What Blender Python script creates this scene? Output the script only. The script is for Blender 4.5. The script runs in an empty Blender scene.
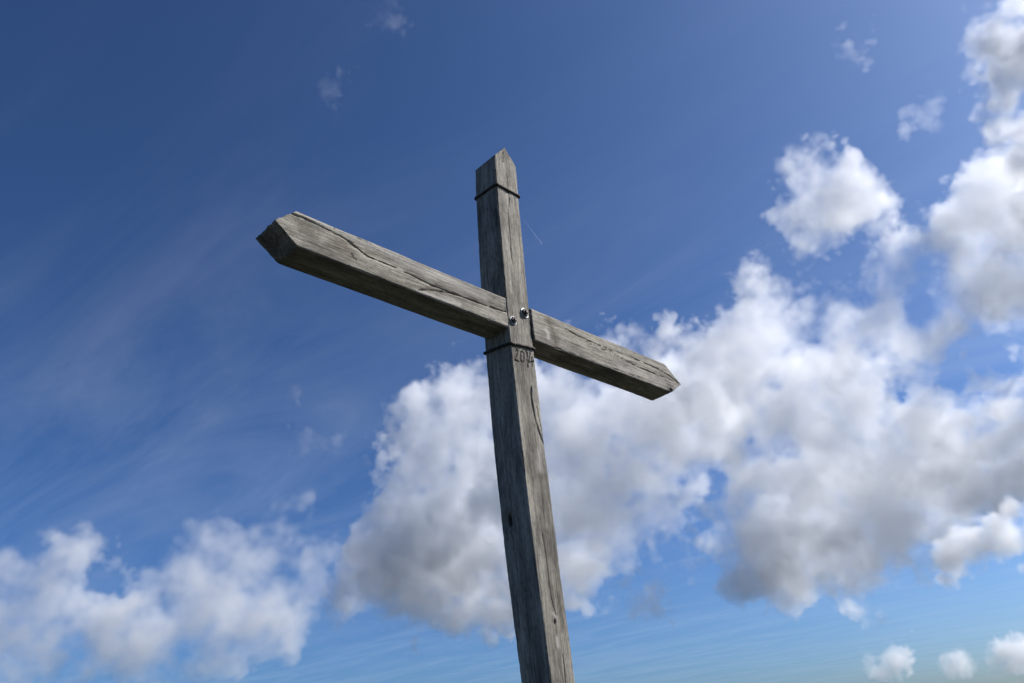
import bpy, bmesh, math, random
import numpy as np
from mathutils import Matrix, Vector

S = bpy.context.scene
COL = S.collection

# ------------------------------------------------------------------ camera
ZOFF = 4.03                                   # height of the cross arms above the ground
FPX = 805.1333                                # focal length in pixels of the 1024 px wide frame
RC = np.array([[0.713853, -0.694234, -0.091944],      # camera right
               [0.267879, 0.392009, -0.880096],       # camera down
               [0.647035, 0.603629, 0.465807]])       # camera forward
CAM = np.array([-3.190598, -2.882739, -2.433990 + ZOFF])
cam_d = bpy.data.cameras.new('camera')
cam = bpy.data.objects.new('camera', cam_d)
COL.objects.link(cam)
cam_d.sensor_width = 36.0
cam_d.lens = FPX / 1024 * 36.0
cam_d.clip_start = 0.05
cam_d.clip_end = 30000
m = Matrix.Identity(4)
for i in range(3):
    m[i][0], m[i][1], m[i][2], m[i][3] = RC[0][i], -RC[1][i], -RC[2][i], CAM[i]
cam.matrix_world = m
S.camera = cam

# ------------------------------------------------------------------ sky, sun, exposure
SUN_EL, SUN_AZ = math.radians(43), math.radians(-41)      # azimuth measured from +X towards +Y
sdir = Vector((math.cos(SUN_EL) * math.cos(SUN_AZ), math.cos(SUN_EL) * math.sin(SUN_AZ), math.sin(SUN_EL)))
W = bpy.data.worlds.new('World')
S.world = W
W.use_nodes = True
nt = W.node_tree
nt.nodes.clear()
N, L = nt.nodes.new, nt.links.new
sky = N('ShaderNodeTexSky')
sky.sky_type = 'NISHITA'
sky.sun_disc = False
sky.sun_elevation = SUN_EL
sky.sun_rotation = math.atan2(sdir.x, sdir.y)
sky.altitude = 2000
sky.air_density = 1.0
sky.dust_density = 10.0
sky.ozone_density = 7.0
bg = N('ShaderNodeBackground')
bg.inputs['Strength'].default_value = 0.063
wo = N('ShaderNodeOutputWorld')
# the camera's contrast deepens the blue
lvl = N('ShaderNodeVectorMath'); lvl.operation = 'MULTIPLY'; lvl.inputs[1].default_value = (0.985, 1.05, 1.05)
gam = N('ShaderNodeGamma'); gam.inputs['Gamma'].default_value = 1.32
L(sky.outputs['Color'], lvl.inputs[0]); L(lvl.outputs['Vector'], gam.inputs['Color'])
# a breath of high cirrus, streaked along one direction of the sky
geo = N('ShaderNodeTexCoord')
sep = N('ShaderNodeSeparateXYZ'); L(geo.outputs['Generated'], sep.inputs[0])
zc = N('ShaderNodeMath'); zc.operation = 'MAXIMUM'; zc.inputs[1].default_value = 0.03; L(sep.outputs['Z'], zc.inputs[0])
pr = N('ShaderNodeVectorMath'); pr.operation = 'DIVIDE'
cmb = N('ShaderNodeCombineXYZ'); cmb.inputs['Z'].default_value = 1.0
L(zc.outputs[0], cmb.inputs['X']); L(zc.outputs[0], cmb.inputs['Y'])
L(geo.outputs['Generated'], pr.inputs[0]); L(cmb.outputs[0], pr.inputs[1])
mp = N('ShaderNodeMapping'); mp.inputs['Rotation'].default_value = (0, 0, math.radians(-43)); mp.inputs['Scale'].default_value = (1.3, .38, 0.0)
L(pr.outputs['Vector'], mp.inputs['Vector'])
ci = N('ShaderNodeTexNoise'); ci.inputs['Scale'].default_value = 1.6; ci.inputs['Detail'].default_value = 9
ci.inputs['Roughness'].default_value = 0.62; ci.inputs['Distortion'].default_value = 1.1
L(mp.outputs['Vector'], ci.inputs['Vector'])
cr = N('ShaderNodeMapRange'); cr.inputs['From Min'].default_value = 0.42; cr.inputs['From Max'].default_value = 0.82
cr.inputs['To Min'].default_value = 0.0; cr.inputs['To Max'].default_value = 0.11
L(ci.outputs['Fac'], cr.inputs['Value'])
cm = N('ShaderNodeMix'); cm.data_type = 'RGBA'
cm.inputs[7].default_value = (11.0, 12.0, 13.5, 1)
lo = N('ShaderNodeMapRange'); lo.inputs['From Min'].default_value = 0.35; lo.inputs['From Max'].default_value = 0.68
lo.inputs['To Min'].default_value = 1.0; lo.inputs['To Max'].default_value = 0.15
L(sep.outputs['Z'], lo.inputs['Value'])
cf = N('ShaderNodeMath'); cf.operation = 'MULTIPLY'
L(cr.outputs['Result'], cf.inputs[0]); L(lo.outputs['Result'], cf.inputs[1])
L(cf.outputs[0], cm.inputs['Factor']); L(gam.outputs['Color'], cm.inputs[6])
L(cm.outputs[2], bg.inputs['Color'])
L(bg.outputs['Background'], wo.inputs['Surface'])

sun_d = bpy.data.lights.new('sun', 'SUN')
sun_d.energy = 5.0
sun_d.angle = math.radians(0.53)
sun_d.color = (1.0, 0.955, 0.895)
sun = bpy.data.objects.new('sun', sun_d)
COL.objects.link(sun)
sun.rotation_euler = sdir.to_track_quat('Z', 'Y').to_euler()
sun.location = (8, -5, 12)

S.view_settings.view_transform = 'Standard'
S.view_settings.look = 'None'
S.view_settings.exposure = 0.25
S.view_settings.gamma = 1.0
S.view_settings.use_curve_mapping = False
S.cycles.use_denoising = True
S.cycles.denoiser = 'OPENIMAGEDENOISE'
S.cycles.use_adaptive_sampling = True
S.cycles.adaptive_threshold = 0.05
S.cycles.max_bounces = 20
S.cycles.volume_bounces = 18
S.cycles.diffuse_bounces = 4
S.cycles.glossy_bounces = 2
S.cycles.volume_step_rate = 2.4
S.cycles.volume_max_steps = 256
S.cycles.sample_clamp_indirect = 6.0


def tag(o, label=None, cat=None, group=None, kind=None):
    for k, v in (('label', label), ('category', cat), ('group', group), ('kind', kind)):
        if v:
            o[k] = v
    return o


def material(name):
    mt = bpy.data.materials.new(name)
    mt.use_nodes = True
    mt.node_tree.nodes.clear()
    return mt, mt.node_tree.nodes.new, mt.node_tree.links.new


def unproject(x, y, axis, val):
    """point where the sight line through a pixel meets the plane axis = val"""
    d = RC.T @ np.array([(x - 512) / FPX, (y - 341.5) / FPX, 1.0])
    s = (val - CAM[axis]) / d[axis]
    return CAM + s * d


# ------------------------------------------------------------------ ground
def build_ground():
    mt, N, L = material('meadow_grass')
    out = N('ShaderNodeOutputMaterial')
    b = N('ShaderNodeBsdfPrincipled')
    b.inputs['Roughness'].default_value = 0.9
    tc = N('ShaderNodeTexCoord')
    n1 = N('ShaderNodeTexNoise'); n1.inputs['Scale'].default_value = 0.35; n1.inputs['Detail'].default_value = 8
    n2 = N('ShaderNodeTexNoise'); n2.inputs['Scale'].default_value = 30; n2.inputs['Detail'].default_value = 4
    r = N('ShaderNodeValToRGB')
    r.color_ramp.elements[0].position, r.color_ramp.elements[1].position = 0.35, 0.7
    r.color_ramp.elements[0].color = (0.013, 0.016, 0.009, 1)
    r.color_ramp.elements[1].color = (0.032, 0.035, 0.019, 1)
    mx = N('ShaderNodeMath'); mx.operation = 'ADD'
    ml = N('ShaderNodeMath'); ml.operation = 'MULTIPLY'; ml.inputs[1].default_value = 0.5
    L(tc.outputs['Object'], n1.inputs['Vector']); L(tc.outputs['Object'], n2.inputs['Vector'])
    L(n1.outputs['Fac'], mx.inputs[0]); L(n2.outputs['Fac'], mx.inputs[1]); L(mx.outputs[0], ml.inputs[0])
    L(ml.outputs[0], r.inputs['Fac']); L(r.outputs['Color'], b.inputs['Base Color'])
    bp = N('ShaderNodeBump'); bp.inputs['Strength'].default_value = 0.6; bp.inputs['Distance'].default_value = 0.05
    L(n2.outputs['Fac'], bp.inputs['Height']); L(bp.outputs['Normal'], b.inputs['Normal'])
    L(b.outputs['BSDF'], out.inputs['Surface'])
    # a hilltop: highest at the cross, dropping gently away to a wide plain
    rings = [0, 1, 2, 4, 7, 11, 17, 26, 40, 60, 90, 140, 220, 400, 800, 2000, 6000, 16000]
    seg = 64
    rnd = random.Random(4)
    v, f = [(0, 0, 0)], []
    for k, R in enumerate(rings[1:]):
        for s in range(seg):
            a = 2 * math.pi * s / seg
            z = -30 * (1 - math.exp(-(R / 120) ** 1.6)) + (rnd.uniform(-.02, .02) * min(R, 40) if R < 3000 else 0)
            if R <= 2: z = 0
            v.append((R * math.cos(a), R * math.sin(a), z))
    for s in range(seg):
        f.append((0, 1 + s, 1 + (s + 1) % seg))
    for k in range(len(rings) - 2):
        a0, b0 = 1 + k * seg, 1 + (k + 1) * seg
        for s in range(seg):
            t = (s + 1) % seg
            f.append((a0 + s, b0 + s, b0 + t, a0 + t))
    me = bpy.data.meshes.new('ground')
    me.from_pydata(v, [], f)
    me.polygons.foreach_set('use_smooth', [True] * len(me.polygons))
    me.materials.append(mt)
    o = bpy.data.objects.new('ground', me)
    COL.objects.link(o)
    tag(o, kind='structure')


build_ground()


# ------------------------------------------------------------------ smooth lattice noise on a grid
def basis(n, scale, off):
    """cubic B-spline matrix that blows a lattice up to n samples, one lattice cell = scale samples"""
    x = np.arange(n) / scale + off
    i = np.floor(x).astype(int); t = (x - i)
    K = i.max() + 4
    M = np.zeros((n, K), np.float32)
    r = np.arange(n)
    M[r, i] = (1 - t) ** 3 / 6
    M[r, i + 1] = (3 * t ** 3 - 6 * t ** 2 + 4) / 6
    M[r, i + 2] = (-3 * t ** 3 + 3 * t ** 2 + 3 * t + 1) / 6
    M[r, i + 3] = t ** 3 / 6
    return M


def lattice(shape, scale, rng):
    """smooth noise, about unit deviation"""
    sc = scale if hasattr(scale, '__len__') else (scale,) * len(shape)
    Ms = [basis(n, s, rng.random()) for n, s in zip(shape, sc)]
    a = rng.standard_normal([M.shape[1] for M in Ms]).astype(np.float32)
    for ax, M in enumerate(Ms):
        a = np.moveaxis(np.tensordot(M, a, axes=(1, ax)), 0, ax)
    return a / (0.69 ** (len(shape) * 1.0) + 1e-6)


def upsample(a, shape):
    for ax, n in enumerate(shape):
        k = a.shape[ax]
        x = np.linspace(0, k - 1, n)
        i = np.minimum(x.astype(int), k - 2)
        t = (x - i).astype(np.float32).reshape([-1 if q == ax else 1 for q in range(a.ndim)])
        a = np.take(a, i, ax) * (1 - t) + np.take(a, i + 1, ax) * t
    return a


# ------------------------------------------------------------------ clouds: real volumes kilometres away
def cloud_material():
    mt, N, L = material('cloud_droplets')
    out = N('ShaderNodeOutputMaterial')
    at = N('ShaderNodeAttribute'); at.attribute_name = 'density'
    sc = N('ShaderNodeVolumeScatter')
    sc.inputs['Color'].default_value = (0.9995, 0.9995, 0.9995, 1)
    sc.inputs['Anisotropy'].default_value = 0.3
    L(at.outputs['Fac'], sc.inputs['Density'])
    L(sc.outputs['Volume'], out.inputs['Volume'])
    return mt


CLOUD_MAT = cloud_material()


def cloud_nodes():
    g = bpy.data.node_groups.new('cloud_field', 'GeometryNodeTree')
    I = g.interface
    I.new_socket('Geometry', in_out='INPUT', socket_type='NodeSocketGeometry')
    sk = {'Samples': I.new_socket('Samples', in_out='INPUT', socket_type='NodeSocketObject').identifier}
    for nm, ty in (('Half', 'NodeSocketVector'), ('NX', 'NodeSocketInt'), ('NY', 'NodeSocketInt'), ('NZ', 'NodeSocketInt')):
        sk[nm] = I.new_socket(nm, in_out='INPUT', socket_type=ty).identifier
    sk['Mat'] = I.new_socket('Mat', in_out='INPUT', socket_type='NodeSocketMaterial').identifier
    I.new_socket('Geometry', in_out='OUTPUT', socket_type='NodeSocketGeometry')
    N, L = g.nodes.new, g.links.new
    gi, go = N('NodeGroupInput'), N('NodeGroupOutput')
    vc = N('GeometryNodeVolumeCube')
    neg = N('ShaderNodeVectorMath'); neg.operation = 'SCALE'; neg.inputs['Scale'].default_value = -1
    L(gi.outputs['Half'], neg.inputs[0])
    L(neg.outputs['Vector'], vc.inputs['Min']); L(gi.outputs['Half'], vc.inputs['Max'])
    for ax, nm in zip('XYZ', ('NX', 'NY', 'NZ')):
        L(gi.outputs[nm], vc.inputs['Resolution ' + ax])
    # index of the voxel = ix*ny*nz + iy*nz + iz
    pos = N('GeometryNodeInputPosition')
    add = N('ShaderNodeVectorMath'); add.operation = 'ADD'
    dbl = N('ShaderNodeVectorMath'); dbl.operation = 'SCALE'; dbl.inputs['Scale'].default_value = 2
    div = N('ShaderNodeVectorMath'); div.operation = 'DIVIDE'
    L(pos.outputs[0], add.inputs[0]); L(gi.outputs['Half'], add.inputs[1])
    L(gi.outputs['Half'], dbl.inputs[0])
    L(add.outputs['Vector'], div.inputs[0]); L(dbl.outputs['Vector'], div.inputs[1])
    sp = N('ShaderNodeSeparateXYZ'); L(div.outputs['Vector'], sp.inputs[0])
    idx = []
    for ax, nm in zip('XYZ', ('NX', 'NY', 'NZ')):
        m1 = N('ShaderNodeMath'); m1.operation = 'SUBTRACT'; m1.inputs[1].default_value = 1
        L(gi.outputs[nm], m1.inputs[0])
        mu = N('ShaderNodeMath'); mu.operation = 'MULTIPLY'
        L(sp.outputs[ax], mu.inputs[0]); L(m1.outputs[0], mu.inputs[1])
        rd = N('ShaderNodeMath'); rd.operation = 'ROUND'; L(mu.outputs[0], rd.inputs[0])
        cl = N('ShaderNodeClamp'); L(rd.outputs[0], cl.inputs['Value']); L(m1.outputs[0], cl.inputs['Max'])
        f2i = N('FunctionNodeFloatToInt'); L(cl.outputs[0], f2i.inputs[0])
        idx.append(f2i.outputs[0])

    def imath(op, a, b):
        n = N('FunctionNodeIntegerMath'); n.operation = op
        L(a, n.inputs[0]); L(b, n.inputs[1]); return n.outputs[0]
    t = imath('ADD', imath('MULTIPLY', idx[0], gi.outputs['NY']), idx[1])
    t = imath('ADD', imath('MULTIPLY', t, gi.outputs['NZ']), idx[2])
    na = N('GeometryNodeInputNamedAttribute'); na.data_type = 'FLOAT'; na.inputs['Name'].default_value = 'droplets'
    si = N('GeometryNodeSampleIndex'); si.data_type = 'FLOAT'; si.domain = 'POINT'
    oi = N('GeometryNodeObjectInfo'); L(gi.outputs['Samples'], oi.inputs['Object'])
    L(oi.outputs['Geometry'], si.inputs['Geometry'])
    L(na.outputs[0], si.inputs['Value']); L(t, si.inputs['Index'])
    L(si.outputs[0], vc.inputs['Density'])
    sm = N('GeometryNodeSetMaterial')
    L(vc.outputs[0], sm.inputs['Geometry']); L(gi.outputs['Mat'], sm.inputs['Material'])
    L(sm.outputs[0], go.inputs[0])
    return g, sk


CLOUD_GROUP, CLOUD_SK = cloud_nodes()


def cloud_field(puffs, D=2400., voxel=2.1, thick=0.6, tau=0.05, edge=2.6, body=34., amp=17., gain=.66, lump=60.,
                smooth=12., seed=1, grow=4., rag=.5, mott=.5, dense=()):
    """Density samples of one cloud. puffs: (px, py, radius[, depth]); a negative radius bites a hole. All lengths in
    sight-line pixels at distance D: voxel, edge = thickness of the sharp rim, body = depth at which the cloud is full,
    lump = largest billow, amp = its height, rag = how far the rim frays, mott = how uneven the inside is"""
    rng = np.random.default_rng(seed)
    u = D / FPX                                            # metres per pixel at that distance
    P = [p if len(p) > 3 else (*p, 0.0) for p in puffs]
    pos = [p for p in P if p[2] > 0]
    mg = amp * 1.7 + grow + 8
    x0 = min(p[0] - p[2] for p in pos) - mg; x1 = max(p[0] + p[2] for p in pos) + mg
    y0 = min(p[1] - p[2] for p in pos) - mg; y1 = max(p[1] + p[2] for p in pos) + mg
    zr = max(abs(p[3]) + p[2] * thick for p in pos) + mg * .8
    cx, cy = (x0 + x1) / 2, (y0 + y1) / 2
    half = np.array([(x1 - x0) / 2, (y1 - y0) / 2, zr])
    n = np.maximum((2 * half / voxel).astype(int), 8)
    cn = [max(6, int(k / 3)) for k in n]
    gx, gy, gz = np.meshgrid(*[np.linspace(-h, h, k) for h, k in zip(half, cn)], indexing='ij')
    zz = 1 + gz / FPX
    px = 512 + ((cx - 512) + gx) / zz
    py = 341.5 + ((cy - 341.5) - gy) / zz
    k = smooth
    acc = np.zeros(px.shape, np.float32)
    for (a, b, r, dz) in pos:
        d = np.sqrt((px - a) ** 2 + (py - b) ** 2 + ((gz - dz) / thick) ** 2) - r
        acc += np.exp(np.clip(-d / k, -30, 12))
    F = -k * np.log(acc + 1e-12) - grow
    for (a, b, r, dz) in P:
        if r < 0:
            d = (np.sqrt((px - a) ** 2 + (py - b) ** 2) + r) * 1.5
            F = np.maximum(F, -d) + np.log1p(np.exp(-np.abs(F + d) / 6)) * 6
    F = upsample(F.astype(np.float32), n)
    A, s, q0 = amp, lump, None
    while s > voxel * 1.2:
        q = lattice(n, s / voxel, rng)
        if q0 is None:
            F += A * 0.5 * q
            q0 = q
        else:
            F += A * (0.45 * q - 0.95 * (np.abs(q) - 0.6))          # rounded billows with creases between
        A *= gain; s /= 2.0
    fray = np.clip(.5 + .6 * lattice(n, lump * .9 / voxel, rng), 0, 1) * rag
    e = edge * (1 + 5 * fray)
    depth = np.clip(-F, 0, None)
    rho = np.clip(depth / e, 0, 1)
    rho = rho * rho * (3 - 2 * rho) * (.3 + .7 * np.clip(depth / body, 0, 1)) * (1 - .55 * fray)
    if mott:
        q = .7 * lattice(n, 20 / voxel, rng) + .5 * lattice(n, 10 / voxel, rng) + .4 * lattice(n, 5 / voxel, rng)
        m = mott * (1 + 1.6 * np.exp(-depth / 11.))                    # torn to shreds near the rim
        rho *= np.clip(1 + m * q, .04, 2.2)
    if dense:                                                      # wetter, thicker places
        g = np.zeros(px.shape, np.float32)
        for (a, b, r, m) in dense:
            g += m * np.exp(-((px - a) ** 2 + (py - b) ** 2) / r ** 2)
        rho *= np.clip(1 + upsample(g.astype(np.float32), n), .05, None)
    for ax in range(3):                                            # nothing may touch the grid's walls
        w = np.clip(np.minimum(np.arange(n[ax]), np.arange(n[ax])[::-1]) / 4., 0, 1)
        rho *= w.reshape([-1 if q == ax else 1 for q in range(3)]).astype(np.float32)
    rho[rho < 2e-3] = 0
    return rho * (tau / u), half, n, cx, cy, u


def make_cloud(label, puffs, name='cloud', **kw):
    D = kw.get('D', 2400.)
    rho, half, n, cx, cy, u = cloud_field(puffs, **kw)
    nx, ny, nz = map(int, n)
    # the grid's axes: along the frame's width, height and the sight line
    centre = CAM + D * (RC.T @ np.array([(cx - 512) / FPX, (cy - 341.5) / FPX, 1.0]))
    me = bpy.data.meshes.new('cloud_samples')
    me.vertices.add(nx * ny * nz)
    at = me.attributes.new('droplets', 'FLOAT', 'POINT')
    at.data.foreach_set('value', np.ascontiguousarray(rho, np.float32).ravel())
    vd = bpy.data.volumes.new(name)
    o = bpy.data.objects.new(name, vd)
    COL.objects.link(o)
    M = Matrix.Identity(4)
    for i in range(3):
        M[i][0], M[i][1], M[i][2], M[i][3] = RC[0][i], -RC[1][i], RC[2][i], centre[i]
    # right, up, forward is left-handed: mirror the depth axis instead
    for i in range(3):
        M[i][2] = -RC[2][i]
    o.matrix_world = M
    vd.materials.append(CLOUD_MAT)
    # depth axis points to the camera, so flip the samples along it
    at.data.foreach_set('value', np.ascontiguousarray(rho[:, :, ::-1], np.float32).ravel())
    md = o.modifiers.new('field', 'NODES')
    md.node_group = CLOUD_GROUP
    md[CLOUD_SK['Samples']] = bpy.data.objects.new('cloud_samples', me)      # the density numbers; not in the scene
    md[CLOUD_SK['Half']] = tuple(float(h * u) for h in half)
    md[CLOUD_SK['NX']], md[CLOUD_SK['NY']], md[CLOUD_SK['NZ']] = nx, ny, nz
    md[CLOUD_SK['Mat']] = CLOUD_MAT
    tag(o, label, 'cloud')
    return o


# ------------------------------------------------------------------ materials of the cross
def wood_material(name, axis, tint=(1, 1, 1)):
    """grey weathered oak, the grain running along the given local axis"""
    mt, N, L = material(name)
    out = N('ShaderNodeOutputMaterial')
    b = N('ShaderNodeBsdfPrincipled')
    b.inputs['Roughness'].default_value = 0.82
    b.inputs['Specular IOR Level'].default_value = 0.25
    tc = N('ShaderNodeTexCoord')

    def mapped(along, across, off=0.0):
        mp = N('ShaderNodeMapping')
        s = [across] * 3
        s[axis] = along
        mp.inputs['Scale'].default_value = s
        mp.inputs['Location'].default_value = (off, off * .7, off * .3)
        L(tc.outputs['Object'], mp.inputs['Vector'])
        return mp.outputs['Vector']

    def noise(vec, scale, detail=6, rough=.6, dist=0.0):
        n = N('ShaderNodeTexNoise')
        n.inputs['Scale'].default_value = scale
        n.inputs['Detail'].default_value = detail
        n.inputs['Roughness'].default_value = rough
        n.inputs['Distortion'].default_value = dist
        L(vec, n.inputs['Vector'])
        return n.outputs['Fac']

    def ramp(fac, stops):
        r = N('ShaderNodeValToRGB')
        e = r.color_ramp.elements
        e[0].position, e[0].color = stops[0][0], (*stops[0][1], 1)
        e[1].position, e[1].color = stops[-1][0], (*stops[-1][1], 1)
        for p, c in stops[1:-1]:
            q = e.new(p); q.color = (*c, 1)
        L(fac, r.inputs['Fac'])
        return r.outputs['Color']

    def mix(mode, a, c, fac):
        x = N('ShaderNodeMix'); x.data_type = 'RGBA'; x.blend_type = mode
        if isinstance(fac, float): x.inputs['Factor'].default_value = fac
        else: L(fac, x.inputs['Factor'])
        L(a, x.inputs[6]); L(c, x.inputs[7])
        return x.outputs[2]
    fib = noise(mapped(1.6, 26), 3.2, 7, .68, .35)                 # fine fibres
    band = noise(mapped(.7, 7, 3.1), 2.0, 5, .6, .5)               # growth bands
    spk = noise(mapped(14, 34, 5.3), 2.2, 4, .7)                  # short flecks
    blot = noise(mapped(1.6, 3.5, 7.7), 1.6, 5, .62)               # weather blotches, lichen
    base = ramp(band, [(.28, (.140, .126, .103)), (.5, (.247, .225, .187)), (.72, (.352, .325, .272))])
    base = mix('MULTIPLY', base, ramp(fib, [(.34, (.38, .37, .36)), (.5, (.86, .86, .86)), (.68, (1.22, 1.2, 1.17))]), .85)
    base = mix('MULTIPLY', base, ramp(blot, [(.36, (.42, .41, .4)), (.5, (.95, .95, .95)), (.66, (1.22, 1.21, 1.18))]), .8)
    base = mix('MULTIPLY', base, ramp(spk, [(.33, (.45, .44, .43)), (.48, (1, 1, 1)), (.7, (1.25, 1.23, 1.2))]), .7)
    # near-black colour mixed in along cracks, knots and cuts (its shape is stored with the mesh)
    at = N('ShaderNodeAttribute'); at.attribute_name = 'cavity_dark'
    dk = N('ShaderNodeRGB'); dk.outputs[0].default_value = (.016, .014, .012, 1)
    base = mix('MIX', base, dk.outputs[0], at.outputs['Fac'])
    at2 = N('ShaderNodeAttribute'); at2.attribute_name = 'stain'
    st = N('ShaderNodeRGB'); st.outputs[0].default_value = (.42, .38, .33, 1)
    base = mix('MULTIPLY', base, st.outputs[0], at2.outputs['Fac'])
    at3 = N('ShaderNodeAttribute'); at3.attribute_name = 'bleach'
    pl = N('ShaderNodeRGB'); pl.outputs[0].default_value = (.40, .375, .33, 1)
    base = mix('MIX', base, pl.outputs[0], at3.outputs['Fac'])
    L(base, b.inputs['Base Color'])
    bp = N('ShaderNodeBump'); bp.inputs['Strength'].default_value = 0.8; bp.inputs['Distance'].default_value = 0.006
    L(fib, bp.inputs['Height'])
    L(bp.outputs['Normal'], b.inputs['Normal'])
    L(b.outputs['BSDF'], out.inputs['Surface'])
    return mt


def metal_material(name, col, rough, metallic=1.0, rust=None):
    mt, N, L = material(name)
    out = N('ShaderNodeOutputMaterial')
    b = N('ShaderNodeBsdfPrincipled')
    b.inputs['Metallic'].default_value = metallic
    tc = N('ShaderNodeTexCoord')
    n = N('ShaderNodeTexNoise'); n.inputs['Scale'].default_value = 60; n.inputs['Detail'].default_value = 5
    L(tc.outputs['Object'], n.inputs['Vector'])
    r = N('ShaderNodeValToRGB')
    r.color_ramp.elements[0].position, r.color_ramp.elements[1].position = .35, .65
    r.color_ramp.elements[0].color = (*(rust or [c * .7 for c in col]), 1)
    r.color_ramp.elements[1].color = (*col, 1)
    L(n.outputs['Fac'], r.inputs['Fac']); L(r.outputs['Color'], b.inputs['Base Color'])
    mr = N('ShaderNodeMapRange'); mr.inputs['To Min'].default_value = rough - .1; mr.inputs['To Max'].default_value = rough + .15
    L(n.outputs['Fac'], mr.inputs['Value']); L(mr.outputs['Result'], b.inputs['Roughness'])
    L(b.outputs['BSDF'], out.inputs['Surface'])
    return mt


WOOD_POST = wood_material('weathered_oak_upright', 2)
WOOD_ARM = wood_material('weathered_oak_arm', 0)
ZINC = metal_material('galvanised_steel', (.5, .5, .5), .55)
RUST = metal_material('rusted_nut', (.05, .045, .042), .6, .3, (.03, .02, .015))
IRON = metal_material('rusted_wire', (.055, .045, .04), .7, .4, (.03, .02, .016))


# ------------------------------------------------------------------ hewn beams
def box_grid(us, vs, ws):
    """surface of a box as one closed grid; us runs along the beam. Returns unit-box coords, quads"""
    nu, nv, nw = len(us), len(vs), len(ws)
    ids, pts, faces = {}, [], []

    def vid(i, j, k):
        key = (i, j, k)
        if key not in ids:
            ids[key] = len(pts); pts.append((us[i], vs[j], ws[k]))
        return ids[key]
    for i in range(nu - 1):
        for j in range(nv - 1):
            faces.append((vid(i, j, 0), vid(i, j + 1, 0), vid(i + 1, j + 1, 0), vid(i + 1, j, 0)))
            faces.append((vid(i, j, nw - 1), vid(i + 1, j, nw - 1), vid(i + 1, j + 1, nw - 1), vid(i, j + 1, nw - 1)))
        for k in range(nw - 1):
            faces.append((vid(i, 0, k), vid(i + 1, 0, k), vid(i + 1, 0, k + 1), vid(i, 0, k + 1)))
            faces.append((vid(i, nv - 1, k), vid(i, nv - 1, k + 1), vid(i + 1, nv - 1, k + 1), vid(i + 1, nv - 1, k)))
    for j in range(nv - 1):
        for k in range(nw - 1):
            faces.append((vid(0, j, k), vid(0, j, k + 1), vid(0, j + 1, k + 1), vid(0, j + 1, k)))
            faces.append((vid(nu - 1, j, k), vid(nu - 1, j + 1, k), vid(nu - 1, j + 1, k + 1), vid(nu - 1, j, k + 1)))
    return np.array(pts), faces


def vnoise(p, scale, seed):
    """value noise at points p (n x 3); scale = cell size per axis"""
    q = p / np.asarray(scale, float) + seed * 17.31
    i = np.floor(q).astype(np.int64); t = q - i
    t = t * t * (3 - 2 * t)
    out = 0
    for dx in (0, 1):
        for dy in (0, 1):
            for dz in (0, 1):
                h = (i[:, 0] + dx) * 374761393 + (i[:, 1] + dy) * 668265263 + (i[:, 2] + dz) * 2147483647 + seed * 1274126177
                h = (h ^ (h >> 13)) * 1274126177 & 0x7fffffff
                h = (h ^ (h >> 16)) & 0xffff
                w = (t[:, 0] if dx else 1 - t[:, 0]) * (t[:, 1] if dy else 1 - t[:, 1]) * (t[:, 2] if dz else 1 - t[:, 2])
                out = out + w * (h / 32767.5 - 1)
    return out


def polyline_distance(a, b, line):
    """distance from points (a, b) to a polyline and how far along it (0..1) the nearest spot is"""
    best = np.full(len(a), 1e9); at = np.zeros(len(a))
    n = len(line) - 1
    for s in range(n):
        (x0, y0), (x1, y1) = line[s], line[s + 1]
        dx, dy = x1 - x0, y1 - y0
        t = np.clip(((a - x0) * dx + (b - y0) * dy) / (dx * dx + dy * dy + 1e-12), 0, 1)
        d = np.hypot(a - x0 - t * dx, b - y0 - t * dy)
        m = d < best
        best[m] = d[m]; at[m] = (s + t[m]) / n
    return best, at


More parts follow.
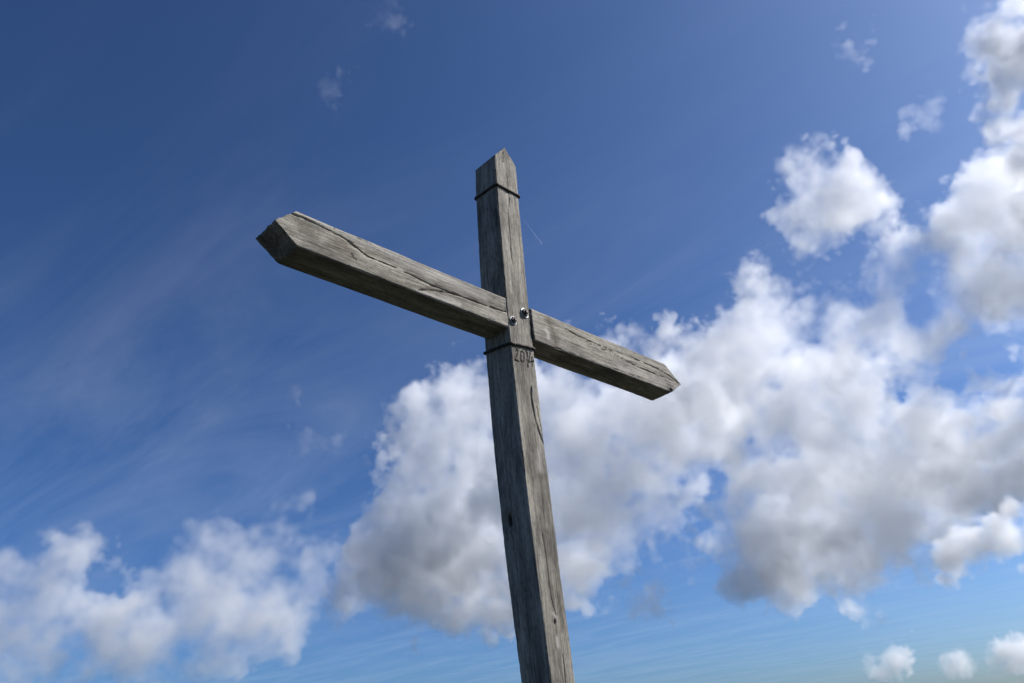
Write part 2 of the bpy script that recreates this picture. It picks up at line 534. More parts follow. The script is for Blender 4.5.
def beam(name, parent, mat, axis, along, half, corner, cap=None, relief=None, seed=1, dens=(0.005, 0.0055)):
    """axis 0 or 2: the beam's long axis. along = sorted stations; half = ((v0, v1), (w0, w1)) cross section in the
    remaining axes; corner(u)-> per-station shift; cap(P) reshapes the ends; relief(P, face) -> inward depth, grime, stain, bleach"""
    (v0, v1), (w0, w1) = half
    vs = np.linspace(v0, v1, max(8, int((v1 - v0) / dens[1])))
    ws = np.linspace(w0, w1, max(8, int((w1 - w0) / dens[1])))
    P, faces = box_grid(along, vs, ws)
    u, v, w = P[:, 0].copy(), P[:, 1].copy(), P[:, 2].copy()
    # outward direction, with worn rounded arrises
    r = 0.007
    n = np.zeros((len(P), 3))
    for c, (lo, hi) in ((1, (v0, v1)), (2, (w0, w1))):
        x = P[:, c]
        n[:, c] = np.where(x < lo + r, (x - lo - r) / r, np.where(x > hi - r, (x - hi + r) / r, 0))
    ends = (np.isclose(u, along[0]) | np.isclose(u, along[-1]))
    ln = np.linalg.norm(n, axis=1)
    inner = P - n * r
    nn = n / np.maximum(ln, 1e-9)[:, None]
    side = ln > 0
    P = np.where(side[:, None], inner + nn * r * np.minimum(1, np.maximum(np.abs(n).max(1), 0))[:, None], P)
    on = (np.abs(n).max(1) > 0.999)                    # true surface points of the four long faces
    # which long face: 1 = -v, 2 = +v, 3 = -w, 4 = +w
    face = np.where(np.abs(n[:, 1]) >= np.abs(n[:, 2]), np.where(n[:, 1] < 0, 1, 2), np.where(n[:, 2] < 0, 3, 4))
    if cap is not None:
        P[:, 0] = cap(P)
    if corner is not None:
        P = corner(P)
    # hewing marks, grain ridges, chipped edges
    q = P
    d = 0.0022 * vnoise(q, (.35, .06, .06), seed) + 0.0012 * vnoise(q, (.16, .018, .018), seed + 1) \
        + 0.0007 * vnoise(q, (.07, .008, .008), seed + 2)
    edge = np.clip(ln - 1.0, 0, .5) * 2
    chip = np.clip(vnoise(q, (.05, .05, .05), seed + 3) + .5 * vnoise(q, (.018, .03, .03), seed + 4) - .25, 0, 1)
    d = d - 0.018 * edge * chip - .0035 * edge
    cavity_dark = np.zeros(len(P)); stain = np.zeros(len(P)); bleach = np.zeros(len(P))
    if relief is not None:
        dd, cavity_dark, stain, bleach = relief(P, face)
        d = d - dd
    P = P + nn * (d * (side & on))[:, None]
    endd = 0.004 * vnoise(q, (.03, .03, .03), seed + 6) + 0.003 * vnoise(q, (.011, .011, .011), seed + 7)
    P[:, 0] += np.where(ends, endd, 0)
    X = P if axis == 0 else np.stack([P[:, 1], P[:, 2], P[:, 0]], 1)
    me = bpy.data.meshes.new(name)
    me.from_pydata(X.tolist(), [], faces)
    bm = bmesh.new(); bm.from_mesh(me)
    bmesh.ops.recalc_face_normals(bm, faces=bm.faces)
    bm.to_mesh(me); bm.free()
    me.polygons.foreach_set('use_smooth', [True] * len(me.polygons))
    for nm, val in (('cavity_dark', cavity_dark), ('stain', stain), ('bleach', bleach)):
        a = me.attributes.new(nm, 'FLOAT', 'POINT')
        a.data.foreach_set('value', np.clip(val, 0, 1).astype(np.float32))
    me.materials.append(mat)
    o = bpy.data.objects.new(name, me)
    COL.objects.link(o)
    o.parent = parent
    return o


def cracks_relief(items, vnoise_seed=3):
    """items: dicts with kind, line in (along, across) coordinates of one face"""
    def f(P, face):
        dep = np.zeros(len(P)); gr = np.zeros(len(P)); st = np.zeros(len(P)); bl = np.zeros(len(P))
        for it in items:
            a = P[:, 0]; c = P[:, it.get('across', 2)]
            jag = it.get('jag', .002)
            c2 = c + jag * vnoise(P, (.05, .05, .05), 5) + jag * .6 * vnoise(P, (.016, .02, .02), 8)
            d, t = polyline_distance(a, c2, it['line'])
            sel = (face == it['face'])
            kind, wd = it['kind'], it.get('w', .006)
            if kind == 'crack':
                fade = np.clip(np.minimum(t, 1 - t) * it.get('taper', 12) + .25, 0, 1) if it.get('taper', 12) else 1
                wv = wd * .46 * fade * np.clip(.85 + .8 * vnoise(P, (.05, .05, .05), 11), .25, 1.4)
                g = np.exp(-(d / np.maximum(wv, 1e-4)) ** 2)
                dep += np.where(sel, g * it.get('depth', .012), 0)
                gr = np.maximum(gr, np.where(sel, np.clip(g * 1.25 - .2, 0, 1) * it.get('cavity_dark', .95), 0))
            elif kind == 'cut':
                g = np.clip((wd - d) / (wd * .45), 0, 1)
                dep += np.where(sel, g * it.get('depth', .006), 0)
                gr = np.maximum(gr, np.where(sel, g * .7, 0))
            elif kind == 'step':                 # everything on one side of the line has split off
                x = np.interp(a, [q[0] for q in it['line']], [q[1] for q in it['line']])
                inside = (a > it['line'][0][0]) & (a < it['line'][-1][0])
                below = (c2 - x) * it.get('side', -1)
                g = np.clip(below / .006, 0, 1) * np.clip(1 - below / it.get('reach', .1), 0, 1)
                dep += np.where(sel & inside, g * it.get('depth', .008), 0)
            elif kind in ('stain', 'bleach'):
                wv = wd * (1 + .5 * vnoise(P, (.08, .05, .05), 13) + .3 * vnoise(P, (.03, .02, .02), 14))
                g = np.exp(-(d / np.maximum(wv, 1e-3)) ** 2) * it.get('amt', .8)
                if kind == 'stain': st = np.maximum(st, np.where(sel, g, 0))
                else: bl = np.maximum(bl, np.where(sel, g, 0))
            elif kind == 'knot':
                g = np.exp(-(d / wd) ** 2)
                ring = np.exp(-((d - wd * 2.2) / (wd * .8)) ** 2)
                dep += np.where(sel, g * .02 - ring * .004, 0)
                gr = np.maximum(gr, np.where(sel, np.clip(g * 1.4 - .3, 0, 1), 0))
                st = np.maximum(st, np.where(sel, ring * .4, 0))
        return dep, gr, st, bl
    return f


root = bpy.data.objects.new('wooden_cross', None)
COL.objects.link(root)
tag(root, 'tall weathered grey wooden cross with pointed ends, two bolts and a carved year', 'cross')


def px_front(pts, scale, ox, oy, y=0.0):
    """zoomed picture points on a south face plane -> (x, z) on the timber"""
    r = []
    for a, b in pts:
        q = unproject(ox + a / scale, oy + b / scale, 1, y)
        r.append((q[0], q[2]))
    return r


def along_x(pts): return [(x, z) for x, z in pts]
def along_z(pts): return [(z, x) for x, z in pts]


# ---- upright: local beam coords (z, x, y)
Z = ZOFF
front_pts_l = [(1.2249, -.0810), (.1112, -.1200), (-.4007, -.1105), (-1.3294, -.1028), (-2.0892, -.0777)]
front_pts_r = [(1.2339, .1272), (.0896, .0816), (-.3448, .0942), (-1.3182, .0826), (-2.0903, .1078)]
SH = 1.229                                     # shoulders of the pointed top, above the arm axis
PK = 1.358
lo_l = np.polyfit([a for a, _ in front_pts_l], [b for _, b in front_pts_l], 2)
lo_r = np.polyfit([a for a, _ in front_pts_r], [b for _, b in front_pts_r], 2)


def post_corner(P):
    P = P.copy()
    z = np.clip(P[:, 0] - Z, -2.3, 1.4)
    l, r = np.polyval(lo_l, z), np.polyval(lo_r, z)
    P[:, 1] = (l + r) / 2 + P[:, 1] / .1 * (r - l) / 2
    t = np.interp(z, [-2.06, -1.28, -.307, .3, 1.194], [.205, .219, .219, .216, .200])
    P[:, 2] = P[:, 2] / .21 * t
    return P


def post_cap(P):
    u = P[:, 0].copy()
    top = Z + PK - (PK - SH) * np.abs(P[:, 1]) / .1
    z0 = Z + 1.0
    return np.where(u > z0, z0 + (u - z0) / (Z + PK - z0) * (top - z0), u)


T2 = 4.878
post_items = [
    dict(kind='crack', face=3, across=1, w=.005, depth=.016, line=along_z(px_front([(308, 105), (306, 160)], T2, 440, 130))),
    dict(kind='crack', face=3, across=1, w=.0045, depth=.012, line=along_z(px_front([(322, 180), (330, 270), (338, 340), (334, 420), (342, 520), (348, 610), (352, 680)], T2, 440, 130))),
    dict(kind='crack', face=3, across=1, w=.008, depth=.028, line=along_z(px_front([(262, 68), (262, 110), (270, 165), (282, 220), (297, 268), (318, 325)], 4.27, 470, 370))),
    dict(kind='crack', face=3, across=1, w=.004, depth=.01, line=along_z(px_front([(283, 150), (296, 215), (312, 290)], 4.27, 470, 370))),
    dict(kind='bleach', face=3, across=1, w=.025, amt=.5, line=along_z(px_front([(295, 350), (300, 420)], 4.27, 470, 370))),
    dict(kind='stain', face=3, across=1, w=.03, amt=.6, line=along_z(px_front([(320, 430), (300, 440)], 4.27, 470, 370))),
    dict(kind='crack', face=3, across=1, w=.011, depth=.02, taper=3, line=along_z(px_front([(313, 415), (316, 437)], 4.19, 480, 520))),
    dict(kind='bleach', face=3, across=1, w=.012, amt=.8, line=along_z(px_front([(322, 495), (326, 530)], 4.19, 480, 520))),
    dict(kind='bleach', face=3, across=1, w=.010, amt=.7, line=along_z(px_front([(306, 392), (318, 405)], 4.19, 480, 520))),
    dict(kind='crack', face=3, across=1, w=.005, depth=.012, line=along_z(px_front([(345, 560), (352, 610), (358, 690)], 4.19, 480, 520))),
    dict(kind='crack', face=3, across=1, w=.004, depth=.01, line=along_z(px_front([(262, 60), (280, 180), (296, 320), (318, 400)], 4.19, 480, 520))),
    dict(kind='stain', face=3, across=1, w=.022, amt=.6, line=along_z(px_front([(325, 300), (338, 380), (345, 470)], 4.19, 480, 520))),
    dict(kind='stain', face=3, across=1, w=.02, amt=.5, line=along_z(px_front([(235, 380), (262, 470)], 4.27, 470, 370))),
]


def px_left(pts, x=-.105):
    r = []
    for a, b in pts:
        q = unproject(a, b, 0, x)
        r.append((q[2], q[1]))
    return r


post_items += [
    dict(kind='knot', face=1, across=2, w=.02, line=px_left([(508.5, 517), (509.5, 524)])),
    dict(kind='crack', face=1, across=2, w=.006, depth=.016, line=px_left([(487, 206), (486, 235), (487.5, 282)])),
    dict(kind='crack', face=1, across=2, w=.004, depth=.01, line=px_left([(495, 200), (497.5, 240), (499, 290)])),
    dict(kind='crack', face=1, across=2, w=.005, depth=.012, line=px_left([(493, 420), (497, 470), (501, 505)])),
]
# the carved year: strokes read off the photograph, cut into the south face under the wire
S8 = 9.757
strokes = [
    [(250, 500), (262, 478), (272, 492), (266, 535), (240, 582), (280, 600)],                       # 2
    [(303, 505), (300, 585), (322, 612), (332, 590), (334, 520), (318, 500), (303, 505)],           # 0
    [(352, 500), (362, 520), (370, 655)],                                                           # 1
    [(392, 520), (380, 610), (428, 600)], [(408, 560), (412, 650)],                                 # 4
]
for s_ in strokes:
    post_items.append(dict(kind='cut', face=3, across=1, w=.0048, jag=.0012, depth=.008,
                           line=along_z(px_front(s_, S8, 490, 300))))

st = np.concatenate([np.linspace(-.9, Z - 2.4, 20)[:-1], np.arange(Z - 2.4, Z - .42, .0055), np.arange(Z - .42, Z + .2, .0035),
                     np.arange(Z + .2, Z + PK, .0055), [Z + PK]])
post = beam('post', root, WOOD_POST, 2, st, ((-.1, .1), (0, .21)), post_corner, post_cap, cracks_relief(post_items), seed=3,
            dens=(.005, .0042))

# ---- arms: local beam coords (x, y, z)
zl_top, zl_bot = .088, -.1215
L_items = []
T1 = 3.103


def arm_line(pts, scale=T1, ox=240, oy=130, y=0.0):
    return [(x, z - Z) for x, z in px_front(pts, scale, ox, oy, y)]


L_items += [
    dict(kind='crack', face=1, w=.0075, depth=.03, taper=0, line=arm_line([(163, 258), (200, 272), (240, 290), (310, 325), (345, 348), (375, 372), (400, 392), (440, 407), (478, 424), (520, 442), (600, 481), (680, 511), (760, 541), (826, 563)])),
    dict(kind='step', face=1, side=1, depth=.005, reach=.09, line=arm_line([(163, 258), (240, 290), (310, 325), (375, 372), (440, 407), (520, 442), (600, 481), (680, 511), (760, 541), (826, 563)])),
    dict(kind='stain', face=1, w=.012, amt=.8, line=arm_line([(395, 378), (430, 384), (466, 398)])),
    dict(kind='crack', face=1, w=.004, depth=.012, line=arm_line([(250, 285), (330, 318), (380, 340), (440, 362), (462, 368)])),
    dict(kind='crack', face=1, w=.004, depth=.010, line=arm_line([(345, 378), (352, 395), (362, 404)])),
    dict(kind='crack', face=1, w=.006, depth=.016, line=arm_line([(552, 494), (600, 496), (650, 503), (690, 515)])),
    dict(kind='crack', face=1, w=.003, depth=.008, line=arm_line([(620, 545), (700, 572), (790, 590)])),
    dict(kind='bleach', face=1, w=.02, amt=.6, line=arm_line([(560, 506), (620, 525), (680, 540)])),
    dict(kind='bleach', face=1, w=.02, amt=.45, line=arm_line([(490, 395), (600, 440), (740, 500)])),
    dict(kind='bleach', face=1, w=.035, amt=.5, line=arm_line([(230, 268), (330, 312), (470, 385), (600, 445), (760, 515)])),
    dict(kind='stain', face=1, w=.03, amt=.6, line=arm_line([(190, 300), (225, 318)])),
    dict(kind='stain', face=1, w=.022, amt=.55, line=arm_line([(620, 470), (690, 492)])),
    dict(kind='stain', face=1, w=.02, amt=.5, line=arm_line([(440, 450), (520, 490)])),
    dict(kind='stain', face=1, w=.05, amt=.8, line=arm_line([(300, 350), (335, 372)])),
    dict(kind='stain', face=1, w=.018, amt=.6, line=arm_line([(400, 365), (450, 385)])),
    dict(kind='stain', face=1, w=.012, amt=.6, line=arm_line([(500, 480), (560, 485), (640, 500)])),
]
arm_step = .0055


def left_cap(P):
    u = P[:, 0].copy()
    zc, hz = -.017, .104
    zz = P[:, 2] - zc
    tip = np.where(zz > 0, -1.664 + .115 * np.abs(zz) / .105, -1.664 + .133 * np.abs(zz) / .1045)
    x0 = -1.3
    return np.where(u < x0, x0 + (u - x0) / (-1.664 - x0) * (tip - x0), u)


def left_corner(P):
    P = P.copy()
    t = (P[:, 0] + 1.6) / 1.5
    top, bot = .0835 + .009 * t, -.1255 + .008 * t
    P[:, 2] = bot + (P[:, 2] - zl_bot) / (zl_top - zl_bot) * (top - bot)
    return P


st = np.arange(-1.664, -.03, arm_step)
arm_l = beam('arm', root, WOOD_ARM, 0, st, ((.004, .19), (zl_bot, zl_top)), left_corner, left_cap, cracks_relief(L_items), seed=9)
arm_l.location.z = Z

YR = -.013
zr_top, zr_bot = .084, -.147
T4 = 5.256
R_items = [
    dict(kind='crack', face=1, w=.005, depth=.014, line=arm_line([(240, 205), (300, 240), (350, 262), (420, 292), (500, 322), (560, 347), (640, 377), (720, 412), (790, 455), (845, 496)], T4, 520, 290, YR)),
    dict(kind='crack', face=1, w=.005, depth=.014, line=arm_line([(415, 305), (430, 312), (470, 318), (520, 352), (560, 374), (630, 408), (700, 438), (770, 466), (838, 492)], T4, 520, 290, YR)),
    dict(kind='crack', face=1, w=.0035, depth=.01, line=arm_line([(345, 268), (362, 290), (375, 284)], T4, 520, 290, YR)),
    dict(kind='crack', face=1, w=.0035, depth=.01, line=arm_line([(470, 335), (478, 318), (500, 326)], T4, 520, 290, YR)),
    dict(kind='crack', face=1, w=.003, depth=.008, line=arm_line([(180, 300), (330, 352), (480, 410), (640, 462)], T4, 520, 290, YR)),
    dict(kind='stain', face=1, w=.035, amt=.9, line=arm_line([(150, 165), (175, 215), (190, 275)], T4, 520, 290, YR)),
    dict(kind='bleach', face=1, w=.016, amt=.7, line=arm_line([(135, 200), (148, 235), (150, 255)], T4, 520, 290, YR)),
    dict(kind='bleach', face=1, w=.03, amt=.35, line=arm_line([(520, 400), (640, 440), (760, 490)], T4, 520, 290, YR)),
    dict(kind='stain', face=1, w=.02, amt=.45, line=arm_line([(680, 440), (676, 480)], T4, 520, 290, YR)),
    dict(kind='knot', face=1, w=.008, line=arm_line([(790, 525), (796, 528)], T4, 520, 290, YR)),
]


def right_cap(P):
    u = P[:, 0].copy()
    zz = P[:, 2] + .0451
    tip = np.where(zz > 0, 1.669 - .178 * zz / .132, 1.669 - .155 * np.abs(zz) / .100)
    x0 = 1.25
    return np.where(u > x0, x0 + (u - x0) / (1.669 - x0) * (tip - x0), u)


st = np.arange(.091, 1.671, arm_step)
st[-1] = 1.669


def right_corner(P):
    P = P.copy()
    t = (P[:, 0] - .08) / 1.4
    top, bot = .0804 + .0069 * t, -.1497 + .0047 * t
    P[:, 2] = bot + (P[:, 2] - zr_bot) / (zr_top - zr_bot) * (top - bot)
    return P


arm_r = beam('arm', root, WOOD_ARM, 0, st, ((YR, .1615), (zr_bot, zr_top)), right_corner, right_cap, cracks_relief(R_items), seed=21)
arm_r.location.z = Z

# ---- wires round the post
def wire_loop(name, pts, rad, parent, mat, seed):
    rnd = random.Random(seed)
    n = len(pts)
    ring = []
    for i in range(n):
        a, b = Vector(pts[i]), Vector(pts[(i + 1) % n])
        k = max(3, int((b - a).length / .012))
        for s in range(k):
            ring.append(a.lerp(b, s / k))
    c = sum(ring, Vector()) / len(ring)
    sec = 8
    v, f = [], []
    m = len(ring)
    for i, p in enumerate(ring):
        t = (ring[(i + 1) % m] - ring[i - 1]).normalized()
        out = (p - c); out.z = 0; out = (out - t * out.dot(t)).normalized()
        up = t.cross(out).normalized()
        rr = rad * rnd.uniform(.75, 1.2)
        p = p + up * rnd.uniform(-.002, .002)
        for s in range(sec):
            a = 2 * math.pi * s / sec
            v.append(tuple(p + out * rr * math.cos(a) + up * rr * math.sin(a)))
    for i in range(m):
        for s in range(sec):
            q = (i + 1) % m; s2 = (s + 1) % sec
            f.append((i * sec + s, i * sec + s2, q * sec + s2, q * sec + s))
    me = bpy.data.meshes.new(name)
    me.from_pydata(v, [], f)
    me.polygons.foreach_set('use_smooth', [True] * len(me.polygons))
    me.materials.append(mat)
    o = bpy.data.objects.new(name, me)
    COL.objects.link(o); o.parent = parent
    return o


def band(pl, pc, pr, seed, rad):
    """heights of the wire at the hidden edge, the near edge and the far right edge, read from the photograph"""
    a = unproject(*pc, 1, 0.0); b = unproject(*pr, 1, 0.0); zl = unproject(*pl, 0, a[0])[2]
    z_c, z_r = a[2], b[2]
    z = z_c - Z
    xl, xr = np.polyval(lo_l, z), np.polyval(lo_r, z)
    dp = float(np.interp(z, [-.307, .3, 1.194], [.219, .216, .200]))
    g, cr = rad * .55, .008
    x0, x1, y0, y1 = xl - g, xr + g, -g, dp + g
    pts = [(x0 + cr, y0, z_c), (x1 - cr, y0, z_r), (x1, y0 + cr, z_r), (x1, y1 - cr, z_r + zl - z_c), (x1 - cr, y1, z_r + zl - z_c),
           (x0 + cr, y1, zl), (x0, y1 - cr, zl), (x0, y0 + cr, z_c)]
    return wire_loop('wire_band', pts, rad, root, IRON, seed)


band((476.5, 198.6), (496.6, 184.6), (519.6, 197.0), 2, .0095)
band((486.2, 352.6), (510.4, 343.2), (535.4, 349.6), 5, .0095)


# ---- bolts
def bolt(px, py, size, seed):
    q = unproject(px, py, 1, 0.0)
    bm = bmesh.new()
    def disc(r, y0, y1, seg, rot=0.0, bev=0.0):
        ring = []
        prof = [(r - bev, y0), (r, y0 - (0 if not bev else 0)), (r, y1 + bev), (r - bev, y1)] if bev else [(r, y0), (r, y1)]
        rows = []
        for rr, y in prof:
            rows.append([bm.verts.new((rr * math.cos(rot + 2 * math.pi * s / seg), y, rr * math.sin(rot + 2 * math.pi * s / seg))) for s in range(seg)])
        for a, b in zip(rows, rows[1:]):
            for s in range(seg):
                t = (s + 1) % seg
                bm.faces.new((a[s], a[t], b[t], b[s]))
        bm.faces.new(rows[0][::-1]); bm.faces.new(rows[-1])

    def flush(name, parent, mat):
        nonlocal bm
        bmesh.ops.recalc_face_normals(bm, faces=bm.faces)
        me = bpy.data.meshes.new(name); bm.to_mesh(me); bm.free(); bm = bmesh.new()
        me.materials.append(mat)
        o = bpy.data.objects.new(name, me); COL.objects.link(o); o.parent = parent
        return o
    # washer, then the rusted nut standing on it, then the rounded rod end
    disc(size * 1.0, .002, -.007, 28, 0, .0015)
    w = flush('bolt', root, ZINC)
    w.location = (q[0], 0, q[2])
    disc(size * .86, -.0072, -.0072 - size * .34, 6, seed * .6, .004)
    flush('nut', w, RUST)
    disc(size * .42, -.0072 - size * .335, -.0072 - size * .62, 16, 0, .004)
    flush('threaded_end', w, RUST)
    return w


bolt(524.2, 313.2, .034, 1)
bolt(513.0, 320.8, .028, 2)


make_cloud('broad cloud behind the post, grey in its middle, reaching under the shorter arm',
    [(482, 400, 34), (452, 405, 26), (470, 385, 24), (445, 430, 28), (420, 470, 28), (374, 562, 18), (382, 530, 20), (400, 610, 20), (450, 605, 26), (515, 395, 45), (440, 445, 26), (480, 460, 60), (412, 508, 38), (388, 535, 24), (396, 555, 36),
     (388, 588, 26), (440, 540, 66), (425, 590, 32), (480, 585, 40), (545, 415, 52), (590, 425, 44), (635, 430, 42), (565, 385, 22), (600, 400, 24),
     (545, 480, 66), (600, 480, 52), (560, 540, 50), (605, 530, 34), (550, 580, 20), (640, 455, 32), (680, 420, 40), (705, 405, 40), (690, 378, 16), (440, 480, 44), (430, 515, 46), (455, 440, 34), (470, 560, 50), (520, 550, 50),
     (650, 515, 18), (682, 518, 12), (620, 560, 14), (510, 590, 30), (685, 482, -22), (703, 502, -18), (668, 470, -10), (545, 318, -26), (580, 326, -28), (612, 332, -26), (645, 342, -20), (668, 352, -8)],
    D=2300, seed=11, voxel=1.8, smooth=14, lump=70, amp=17., gain=.67, grow=-1, mott=.5, rag=.5, tau=.046,
    dense=[(430, 565, 50, .9), (470, 500, 50, .3), (650, 540, 60, -.5)])
make_cloud('largest bright cloud, piled up along the right of the sky with a grey hollow base',
    [(760, 385, 52), (800, 335, 38), (770, 330, 24), (850, 310, 40), (897, 266, 30), (890, 248, 8), (960, 260, 50), (1005, 250, 60),
     (985, 215, 24), (1060, 250, 80), (1110, 280, 70), (830, 400, 60), (780, 440, 54), (870, 380, 46), (880, 410, 34), (745, 430, 34),
     (750, 500, 34), (800, 500, 66), (850, 480, 66), (755, 560, 24), (800, 555, 34), (735, 580, 12), (850, 545, 36), (900, 470, 56), (925, 470, 46), (905, 515, 34), (880, 535, 26), (935, 505, 30), (747, 522, 26), (734, 548, 22), (772, 582, 18), (740, 585, 14), (720, 520, 14), (815, 580, 14), (800, 520, 50, 25), (960, 470, 46), (760, 520, 36, 30),
     (945, 430, 54), (1000, 420, 52), (990, 475, 50), (940, 500, 40), (1060, 450, 76), (1110, 470, 70), (900, 300, 40), (928, 290, 36), (932, 266, 30), (955, 245, 24), (955, 318, 32), (895, 285, 32), (975, 300, 34), (920, 335, 28),
     (905, 345, 26), (940, 330, 30), (975, 310, 26), (720, 370, 28), (705, 385, 20),
     (922, 312, -14), (866, 300, -8), (905, 394, -16), (932, 380, -22), (955, 370, -26), (978, 360, -29), (1002, 352, -32), (1030, 345, -34), (1080, 345, -34), (922, 318, -9), (864, 302, -13), (838, 258, -28), (862, 236, -14), (912, 212, -13), (938, 198, -16)],
    D=2200, seed=5, voxel=1.8, smooth=14, lump=75, amp=17., gain=.67, grow=-1, mott=.55, rag=.5, tau=.038,
    dense=[(800, 510, 70, .25), (900, 300, 80, -.25), (920, 300, 50, -.4), (820, 300, 50, -.3), (960, 470, 60, .3)])
make_cloud('long low cloud roll below the largest cloud at the right edge',
    [(1000, 535, 15), (970, 545, 14), (945, 556, 10), (1035, 530, 18), (1070, 528, 18)], D=1550, seed=23, voxel=1.9, lump=26, amp=8., grow=5, tau=.07)
make_cloud('ragged pale cloud low in the left of the sky with a blue hole through it',
    [(78, 562, 36), (50, 575, 30), (15, 605, 44), (-30, 610, 60), (12, 645, 34), (60, 620, 40), (100, 630, 36), (140, 625, 36),
     (205, 552, 34), (180, 565, 28), (160, 590, 30), (235, 560, 26), (205, 600, 44), (260, 605, 32), (225, 630, 28), (284, 612, 20),
     (298, 590, 14), (120, 595, 22), (145, 655, 18), (100, 655, 18), (45, 660, 18), (312, 545, 11), (318, 565, 11), (295, 552, 9), (318, 600, 7), (255, 540, 16),
     (150, 620, 40), (170, 600, 36), (115, 615, 34), (235, 610, 36), (60, 590, 36), (90, 545, 26), (130, 640, 30), (190, 635, 26), (20, 660, 34), (-10, 640, 40),
     (102, 582, -11), (114, 588, -9), (278, 566, -10), (268, 572, -7), (145, 556, -6), (337, 540, -9), (340, 570, -10), (342, 600, -11), (345, 630, -14), (150, 528, -10)],
    D=2500, seed=31, tau=.024, rag=.8, grow=3, amp=14., gain=.66, mott=.7)
make_cloud('upright bright cloud cut by the top right edge of the sky',
    [(1024, 45, 30), (1008, 28, 18), (1030, 88, 22), (1062, 60, 50), (1006, 130, 14), (988, 138, 9), (1026, 132, 15), (1025, 175, 12), (1060, 140, 30), (1035, 205, 14)],
    D=2000, seed=41, voxel=2.0, lump=36, amp=11., grow=6, tau=.07)
make_cloud('small white puff cloud floating above the largest cloud',
    [(832, 200, 18), (812, 213, 16), (793, 227, 11), (856, 194, 14), (868, 190, 6), (810, 175, 6), (790, 172, 7), (822, 160, 5), (800, 255, 5)],
    D=2000, seed=43, voxel=1.7, lump=28, amp=8., grow=6, tau=.055, mott=.35, rag=.4)
make_cloud('thin upright cloud shred left of the small white puff cloud',
    [(754, 268, 5), (752, 282, 8), (748, 295, 8)], D=2000, seed=47, voxel=1.4, lump=16, amp=6., grow=4, tau=.045)
make_cloud('faint cloud shred directly above the shorter arm of the cross',
    [(620, 336, 8), (632, 342, 8), (608, 334, 5)], D=2000, seed=53, voxel=1.4, lump=16, amp=7., grow=4, tau=.04)
make_cloud('wispy cloud tuft standing off the pointed tip of the shorter arm',
    [(678, 340, 9), (690, 352, 9), (668, 352, 8)], D=2000, seed=59, voxel=1.4, lump=16, amp=7., grow=4, tau=.045)
make_cloud('tiny bright fleck of cloud high above the longer arm of the cross',
    [(344, 65, 2), (341, 72, 1)], D=2000, seed=61, voxel=1.1, lump=12, amp=4., grow=3, tau=.03)
make_cloud('tiny dim fleck of cloud just below the bright fleck',
    [(326, 94, 3), (331, 88, 2)], D=2000, seed=67, voxel=1.2, lump=12, amp=5., grow=3, tau=.007)
make_cloud('faint veil of cloud at the very top edge of the sky',
    [(385, 12, 3), (393, 24, 4), (381, 2, 2)], D=2000, seed=71, voxel=1.3, lump=16, amp=6., grow=4, tau=.007)
make_cloud('feathery cloud scrap in the blue left of the broad cloud',
    [(320, 445, 4), (338, 452, 6), (306, 437, 3)], D=2000, seed=73, voxel=1.3, lump=16, amp=6., grow=4, tau=.015)
make_cloud('pinprick cloud scrap above the feathery one',
    [(296, 392, 6)], D=2000, seed=79, voxel=1.1, lump=12, amp=4., grow=3, tau=.014)
make_cloud('ragged cloud scrap under the broad cloud, right of the post',
    [(648, 595, 8), (642, 605, 9), (657, 604, 6)], D=2000, seed=83, voxel=1.4, lump=16, amp=7., grow=4, tau=.04)
make_cloud('feathery cloud streak high in the hazy blue near the upright bright cloud',
    [(857, 46, 3), (852, 56, 4), (862, 34, 3)], D=2000, seed=89, voxel=1.4, lump=16, amp=7., grow=4, tau=.013)
make_cloud('pale smear of cloud left of the upright bright cloud',
    [(940, 108, 6), (928, 118, 5), (904, 130, 4)], D=2000, seed=97, voxel=1.5, lump=18, amp=7., grow=4, tau=.014)
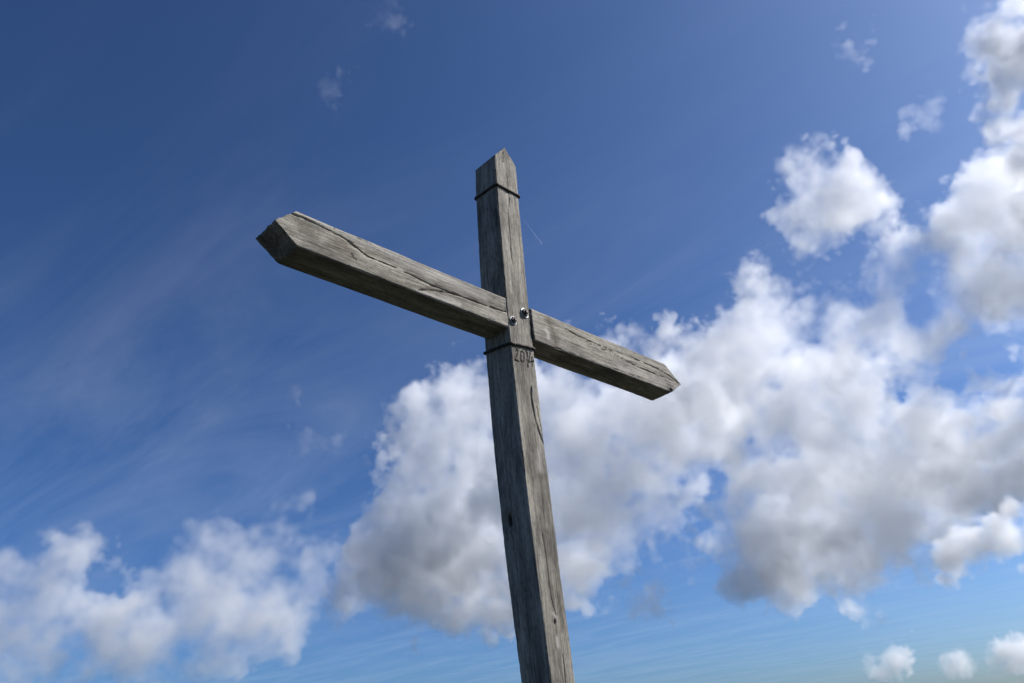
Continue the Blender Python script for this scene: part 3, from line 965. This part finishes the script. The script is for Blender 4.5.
make_cloud('low rounded cloud near the horizon, first of three in a row',
    [(884, 660, 3), (894, 660, 4), (904, 663, 3), (868, 659, 1)], D=2600, seed=101, voxel=1.3, lump=14, amp=4., grow=4, tau=.11)
make_cloud('dim low cloud near the horizon, between two brighter ones',
    [(946, 663, 3), (957, 662, 3), (967, 664, 2)], D=2600, seed=103, voxel=1.3, lump=14, amp=4., grow=4, tau=.06)
make_cloud('bright low cloud near the horizon at the right edge',
    [(999, 656, 5), (1010, 652, 7), (1022, 654, 7), (1036, 657, 7)], D=2600, seed=107, voxel=1.3, lump=16, amp=4., grow=4, tau=.12)


def contrail(p0, p1, D, width):
    """a short streak of ice crystals, kilometres up"""
    a, b = [Vector(CAM + D * (RC.T @ np.array([(x - 512) / FPX, (y - 341.5) / FPX, 1.0]))) for x, y in (p0, p1)]
    mt, N, L = material('ice_crystals')
    out = N('ShaderNodeOutputMaterial')
    sc = N('ShaderNodeVolumeScatter')
    sc.inputs['Density'].default_value = 0.16 / width
    sc.inputs['Anisotropy'].default_value = 0.5
    L(sc.outputs['Volume'], out.inputs['Volume'])
    ax = (b - a).normalized(); s = ax.orthogonal().normalized(); t = ax.cross(s)
    rnd = random.Random(8)
    n, sec = 30, 10
    v, f = [], []
    for i in range(n + 1):
        q = i / n
        c = a.lerp(b, q) + s * rnd.uniform(-.12, .12) * width + t * rnd.uniform(-.12, .12) * width
        r = width * (.16 + .34 * q) * (1 if 0 < i < n else .05) * rnd.uniform(.85, 1.15)
        for k in range(sec):
            w = 2 * math.pi * k / sec
            v.append(tuple(c + s * r * math.cos(w) + t * r * math.sin(w)))
    for i in range(n):
        for k in range(sec):
            l = (k + 1) % sec
            f.append((i * sec + k, i * sec + l, (i + 1) * sec + l, (i + 1) * sec + k))
    f.append(tuple(range(sec))[::-1]); f.append(tuple(n * sec + k for k in range(sec)))
    me = bpy.data.meshes.new('contrail'); me.from_pydata(v, [], f); me.materials.append(mt)
    o = bpy.data.objects.new('contrail', me); COL.objects.link(o)
    tag(o, 'short thin white contrail in the blue just right of the upper end of the cross', 'contrail')


contrail((521.5, 217), (542.5, 244.5), 7000., 13.)
